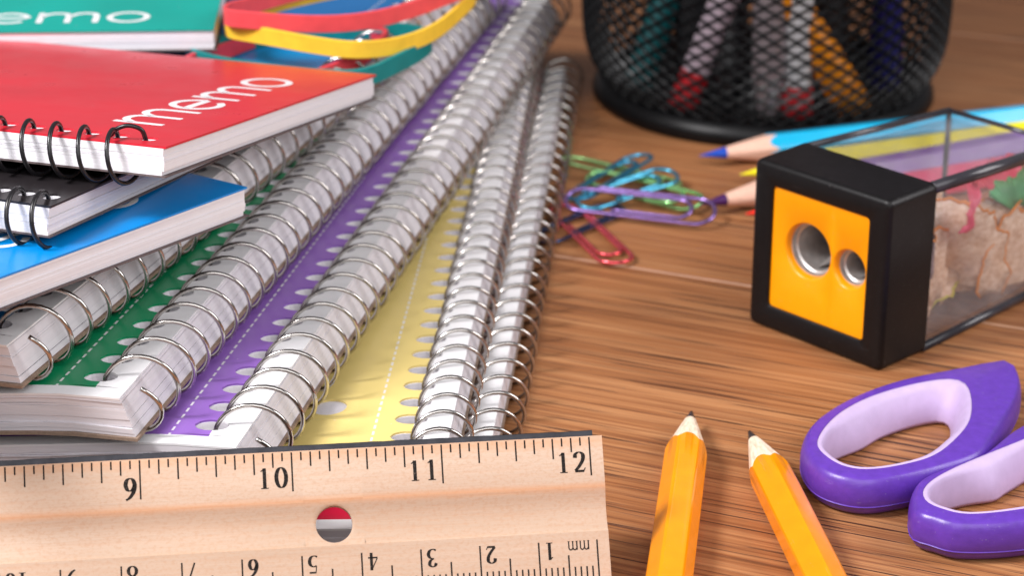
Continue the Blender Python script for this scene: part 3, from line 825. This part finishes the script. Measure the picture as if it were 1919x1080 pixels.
handle([(69.9, 362.5), (71.2, 371.5), (75.4, 377.0), (86.2, 385.2), (96, 396.5), (109, 406), (118, 411), (122, 404), (118, 389), (110, 369), (100, 361.5), (87.4, 357.5), (77.3, 357.0), (72.9, 359.4)],
       [(72.8,366.2),(73.8,371.5),(79.9,378.3),(94,389.2),(104.5,397),(109.5,396.5),(110,388),(104.5,374),(97.6,366.2),(88.4,362.6),(79.8,361.0),(75.4,362.8)], (90.3, 375.0), 0.1, 8.0, scis)
M_BLADE = wire_mat("scissor_steel", (.66, .66, .68), .2)
for sgn, z in ((1, 4.2), (-1, 5.8)):
    mb = MB(); base = Vector((150 - 72, 455 - 392, z)); d = Vector((.52, .85, 0)).normalized(); q = Vector((d.y, -d.x, 0)) * sgn
    sh = [base - d * 66 - q * (-9 if sgn > 0 else -2) , base - q * 5, base + d * 95 + q * 2.0, base + d * 20 + q * 6.5, base - d * 40 + q * (12 if sgn > 0 else 9)]
    lo = [tuple(p - Vector((0, 0, .7))) for p in sh]; hi = [tuple(p + Vector((0, 0, .7))) for p in sh]
    mb.poly(hi if sgn < 0 else hi[::-1]); mb.poly(lo); mb.grid([lo, hi], close_u=True)
    mb.build("blade", M_BLADE, scis)
mb = MB(); mb.lathe([(0.01, 7.6), (2.6, 7.5), (3.2, 6.6), (3.2, 3.4), (0.01, 3.3)], 24, 78, 63); mb.build("pivot_screw", M_BLADE, scis, smooth=True, auto=40)

# ------------------------------------------------------------------ mesh pencil cup
cup = empty("mesh_pen_cup", (69.0, 618.4, 0)); tag(cup, "round black wire mesh pen cup holding pens", "pen cup")
M_CUP = plain("black_enamel_steel", (.0025, .0025, .003, 1), .4, var=.3, scale=400, spec=.22)
mb = MB()
mb.lathe([(0.01, 1.2), (41, 1.2), (44.5, .2), (46.3, .4), (46.9, 1.6), (46.7, 3.2), (45.9, 4.6), (44.6, 5.8), (43.2, 6.6), (41.5, 5.0), (0.01, 3.2)], 96)
mb.build("base_ring", M_CUP, cup, smooth=True, auto=40)
mb = MB()
prof = [(43.0, 4.4), (44.6, 7.5), (47.0, 11.5), (48.4, 15.5), (49.1, 20), (49.4, 26), (49.5, 40), (49.5, 60), (49.5, 80), (49.5, 100)]
def prad(z):
    for (r0, z0), (r1, z1) in zip(prof, prof[1:]):
        if z0 <= z <= z1: return r0 + (r1 - r0) * (z - z0) / (z1 - z0)
    return prof[-1][0]
NC, dzr = 54, 1.8
nr = int((100 - 4.4) / dzr)
idx = {}
for i in range(nr + 1):
    z = 4.4 + i * dzr; r = prad(z)
    for k in range(NC):
        a = 2 * math.pi * (k + (.5 if i % 2 else 0)) / NC
        idx[i, k] = mb.add((r * math.cos(a), r * math.sin(a), z))
for i in range(0, nr - 1):
    for k in range(NC):
        l, r_ = ((k - 1) % NC, k) if i % 2 == 0 else (k, (k + 1) % NC)
        mb.face((idx[i, k], idx[i + 1, r_], idx[i + 2, k], idx[i + 1, l]))
o = mb.build("mesh_wall", M_CUP, cup)
md = o.modifiers.new("wires", 'WIREFRAME'); md.thickness = .0014; md.use_even_offset = False; md.use_boundary = True
mb = MB(); mb.tube([(49.5 * math.cos(2*math.pi*k/80), 49.5 * math.sin(2*math.pi*k/80), 100) for k in range(80)], 2.0, 10, closed=True)
mb.build("rim", M_CUP, cup, smooth=True)

# pens and pencils standing in the cup (world positions, foot to top)
def stick(name, foot, top, r, mats, bands, label, cat, end_r=None):
    """bands: list of (length along, material index) from the foot up"""
    f, t = Vector(foot), Vector(top); d = (t - f).normalized(); L_ = (t - f).length
    side = d.orthogonal().normalized(); up = d.cross(side)
    root = empty(name, mat=frame(foot, side, up, d)); tag(root, label, cat, "pens and pencils in the mesh cup")
    z = 0.0
    for ln, mi, nm, ra, rb in bands:
        mb = MB(); z1 = min(L_, z + ln)
        mb.lathe([(.01, z), (max(.05, ra - .3), z), (ra, z + .3), (rb, z1 - .3), (max(.05, rb - .3), z1), (.01, z1)], 24)
        mb.build(nm, mats[mi], root, smooth=True, auto=35); z = z1
    return root
mw = plain("white_barrel", (.8, .8, .82, 1), .3); mr = plain("red_barrel", srgb(214, 40, 50), .3); mo = plain("orange_barrel", srgb(246, 150, 10), .3)
mg = plain("silver_barrel", srgb(176, 164, 168), .3, metal=.4); mk_ = plain("black_barrel", (.012, .012, .014, 1), .35); mt = plain("teal_barrel", srgb(10, 96, 100), .35); mbl = plain("navy_barrel", srgb(24, 26, 110), .35); mpk = plain("pale_pink_barrel", srgb(206, 188, 200), .35); mtan = plain("tan_barrel", srgb(196, 136, 90), .5)
stick("pencil_in_cup", (91, 586, 5.2), (-2, 596, 150), 4, [mo], [(8, 0, 'end', 4.4, 5.0), (140, 0, 'barrel', 5.0, 5.0)], "orange pencil leaning across the right half of the mesh cup", "pencil")
stick("marker", (74.5, 584, 5.2), (73, 592, 140), 5, [mr, mw], [(8, 0, 'cap', 4.2, 4.2), (120, 1, 'barrel', 3.6, 3.6)], "white marker with a red end, left of the orange pencil in the cup", "marker")
stick("pen", (67, 583.5, 5.2), (66, 600, 150), 5, [mg], [(10, 0, 'tip', 3.0, 4.2), (140, 0, 'barrel', 4.6, 4.6)], "silver grey pen standing near the middle of the cup", "pen")
stick("pen", (45, 591, 5.2), (98, 604, 150), 4, [mr, mpk], [(10, 0, 'cap', 4.0, 4.0), (140, 1, 'barrel', 4.0, 4.0)], "pale pen with dark red cap leaning left of the cup's middle", "pen")
stick("pen", (57, 588, 5.2), (58, 640, 150), 4, [mk_], [(10, 0, 'tip', 2, 4.4), (140, 0, 'barrel', 5, 5)], "black pen in the left half of the cup", "pen")
stick("pen", (34, 608, 5.2), (80, 640, 150), 4, [mt, mtan], [(26, 0, 'cap', 4.2, 4.2), (130, 1, 'barrel', 4.2, 4.2)], "tan pen with teal cap at the left side of the cup", "pen")
stick("pen", (101, 608, 5.2), (100, 620, 150), 4, [mbl], [(18, 0, 'cap', 4.6, 4.6), (130, 0, 'barrel', 4.2, 4.2)], "navy pen at the right side of the cup", "pen")
stick("pen", (86, 612, 5.2), (82, 630, 150), 4, [mk_], [(10, 0, 'tip', 2, 5), (140, 0, 'barrel', 6, 6)], "thick black pen behind the orange pencil in the cup", "pen")
stick("pen", (50, 612, 5.2), (44, 632, 150), 4, [mk_, mr], [(60, 0, 'barrel', 5.5, 5.5), (90, 1, 'cap', 5.5, 5.5)], "black pen with red upper half at the back of the cup", "pen")

# ------------------------------------------------------------------ paper clips
def clip_path(L_, Wd_):
    w = Wd_ / 2; pts = []
    def arc(cx, cy, r, a0, a1, n=18): return [(cx + r * math.cos(R(a0 + (a1 - a0) * k / n)), cy + r * math.sin(R(a0 + (a1 - a0) * k / n))) for k in range(n + 1)]
    pts += [(L_ * .16, w * .98)]
    pts += arc(L_ - w, 0, w, 90, -90)                 # outer right bend
    pts += arc(w * .86, -w * .14, w * .86, 270, 90)   # outer left bend
    pts += arc(L_ - w * 1.95, w * .05, w * .67, 90, -90)    # inner right bend
    pts += [(L_ * .32, -w * .62)]
    return [(x - L_ / 2, y) for x, y in pts]
def clip(pos, yaw_, L_, Wd_, colour, label, pitch_=0.0, roll_=0.0, r=.52):
    lift = lambda x, y: .9 * sstep((x + L_ * .3) / (L_ * .6)) if abs(y) < Wd_ * .36 else 0
    p = clip_path(L_, Wd_)
    dense = []
    for (a, b_), (c, d) in zip(p, p[1:]):
        n = max(1, int(math.hypot(c - a, d - b_) / 2)); dense += [(a + (c - a) * k / n, b_ + (d - b_) * k / n) for k in range(n)]
    dense.append(p[-1])
    # over-and-under: the wire rises a little so that inner and outer bends do not fuse
    n = len(dense); path = [(x, y, .25 * math.sin(3.1 * i / n)) for i, (x, y) in enumerate(dense)]
    mb = MB(); mb.tube(path, r, 8)
    o = mb.build("paper_clip", wire_mat("anodised_wire", tuple(min(1, c * 1.25 + .03) for c in srgb(*colour)[:3]), .12, .8), None, smooth=True)
    o.matrix_world = Matrix.Translation(Vector(pos) * S) @ Matrix.Rotation(R(yaw_), 4, 'Z') @ Matrix.Rotation(R(pitch_), 4, 'Y') @ Matrix.Rotation(R(roll_), 4, 'X')
    return tag(o, label, "paper clip", "coloured paper clips in a small heap")
clip((18.2, 511.3, .8), -71.6, 40, 8.4, (226, 84, 92), "red paper clip nearest the camera, lying over the table seam", pitch_=-1)
clip((30.6, 523.6, 3.2), -18.7, 36.5, 9.0, (134, 104, 168), "purple paper clip lying across the front of the heap", roll_=22)
clip((27.2, 552.0, 1.2), -36.1, 34, 8.6, (160, 214, 140), "green paper clip at the back of the heap", pitch_=0, roll_=-8)
clip((32.5, 538.5, 1.6), -40, 33, 8.6, (150, 214, 136), "green paper clip partly under the blue ones", roll_=10)
clip((24.0, 544.5, 2.6), 55.9, 33, 8.6, (50, 140, 176), "bright blue paper clip tilted up at the back of the heap", pitch_=-3, roll_=-12)
clip((28.0, 535.8, 2.8), 37, 30, 8.2, (60, 150, 180), "blue paper clip in the middle of the heap", pitch_=-3, roll_=8)
clip((15.5, 517.5, .8), 48.3, 30, 8.4, (34, 48, 84), "dark navy paper clip half hidden beside the notebook coil")

# ------------------------------------------------------------------ rubber bands
def band(pts, z, h, t, colour, label, lean=0.0, wav=1.2):
    c = crom([(x, y, 0) for x, y in pts], 8, closed=True); n = len(c)
    ox, oy = sum(p.x for p in c) / n, sum(p.y for p in c) / n
    rows = []
    for i, p in enumerate(c):
        tg = (c[(i + 1) % n] - c[i - 1]).normalized(); nn = Vector((tg.y, -tg.x, 0))
        zz = z + wav * math.sin(2 * math.pi * i / n * 2 + 1)
        off = nn * lean
        rows.append([tuple(p - Vector((ox, oy, 0)) + nn * a + off * b_ + Vector((0, 0, zz - z + b_ * h))) for a, b_ in ((t/2, -.47), (t/2, .47), (t*.3, .5), (-t*.3, .5), (-t/2, .47), (-t/2, -.47), (-t*.3, -.5), (t*.3, -.5))])
    mb = MB(); mb.grid(rows, close_u=True, close_v=True)
    o = mb.build("rubber_band", plain("rubber", srgb(*colour), .5, var=.1, scale=300, bump=.1), None, smooth=True, auto=35)
    o.location = Vector((ox, oy, z)) * S
    return tag(o, label, "rubber band", "rubber bands on the memo pads")
band([(-64.7, 512.6), (-61.3, 510.1), (-52.9, 510.1), (-43.4, 512.2), (-34.0, 516.4), (-24.6, 522.9), (-16.2, 530.9), (-7.6, 541.4), (-10.3, 553.2), (-23.3, 553.2), (-40.9, 546.1), (-53.0, 538.1), (-60.7, 527.7), (-64.6, 520.3)], 52.2, 4.0, .9, (230, 78, 84), "red rubber band stretched over the yellow one")
band([(-63.1, 514.2), (-55.3, 509.2), (-45.4, 505.2), (-35.8, 504.4), (-26.5, 509.2), (-18.4, 519.3), (-12.5, 533.7), (-9.0, 547.4), (-13.1, 561.7), (-26.2, 559.3), (-41.4, 552.1), (-53.7, 545.0), (-61.8, 536.8), (-66.0, 529.2), (-65.5, 520.1)], 48.4, 4.0, .9, (246, 200, 56), "yellow rubber band beside the red one")
band([(-74.0, 514.1), (-68.8, 519.9), (-63.3, 525.8), (-50.2, 532.7), (-35.3, 535.3), (-25.2, 534.0), (-19.3, 526.6), (-20.8, 517.0), (-26.4, 506.8), (-33.2, 498.9), (-42.7, 499.7), (-57.4, 504.4), (-67.5, 508.4)], 43.3, 4.4, 1.0, (0, 124, 124), "dark teal rubber band hanging over the notebook coil", wav=.6)
band([(-73.7, 506.4), (-66.1, 518.3), (-55.3, 533.8), (-40.5, 538.3), (-30.0, 531.6), (-31.9, 520.0), (-37.2, 507.6), (-46.0, 497.7), (-54.2, 496.5), (-64.2, 501.2)], 43.0, 3.8, 1.0, (214, 60, 72), "red rubber band lying lowest on the blue pad", wav=.4)
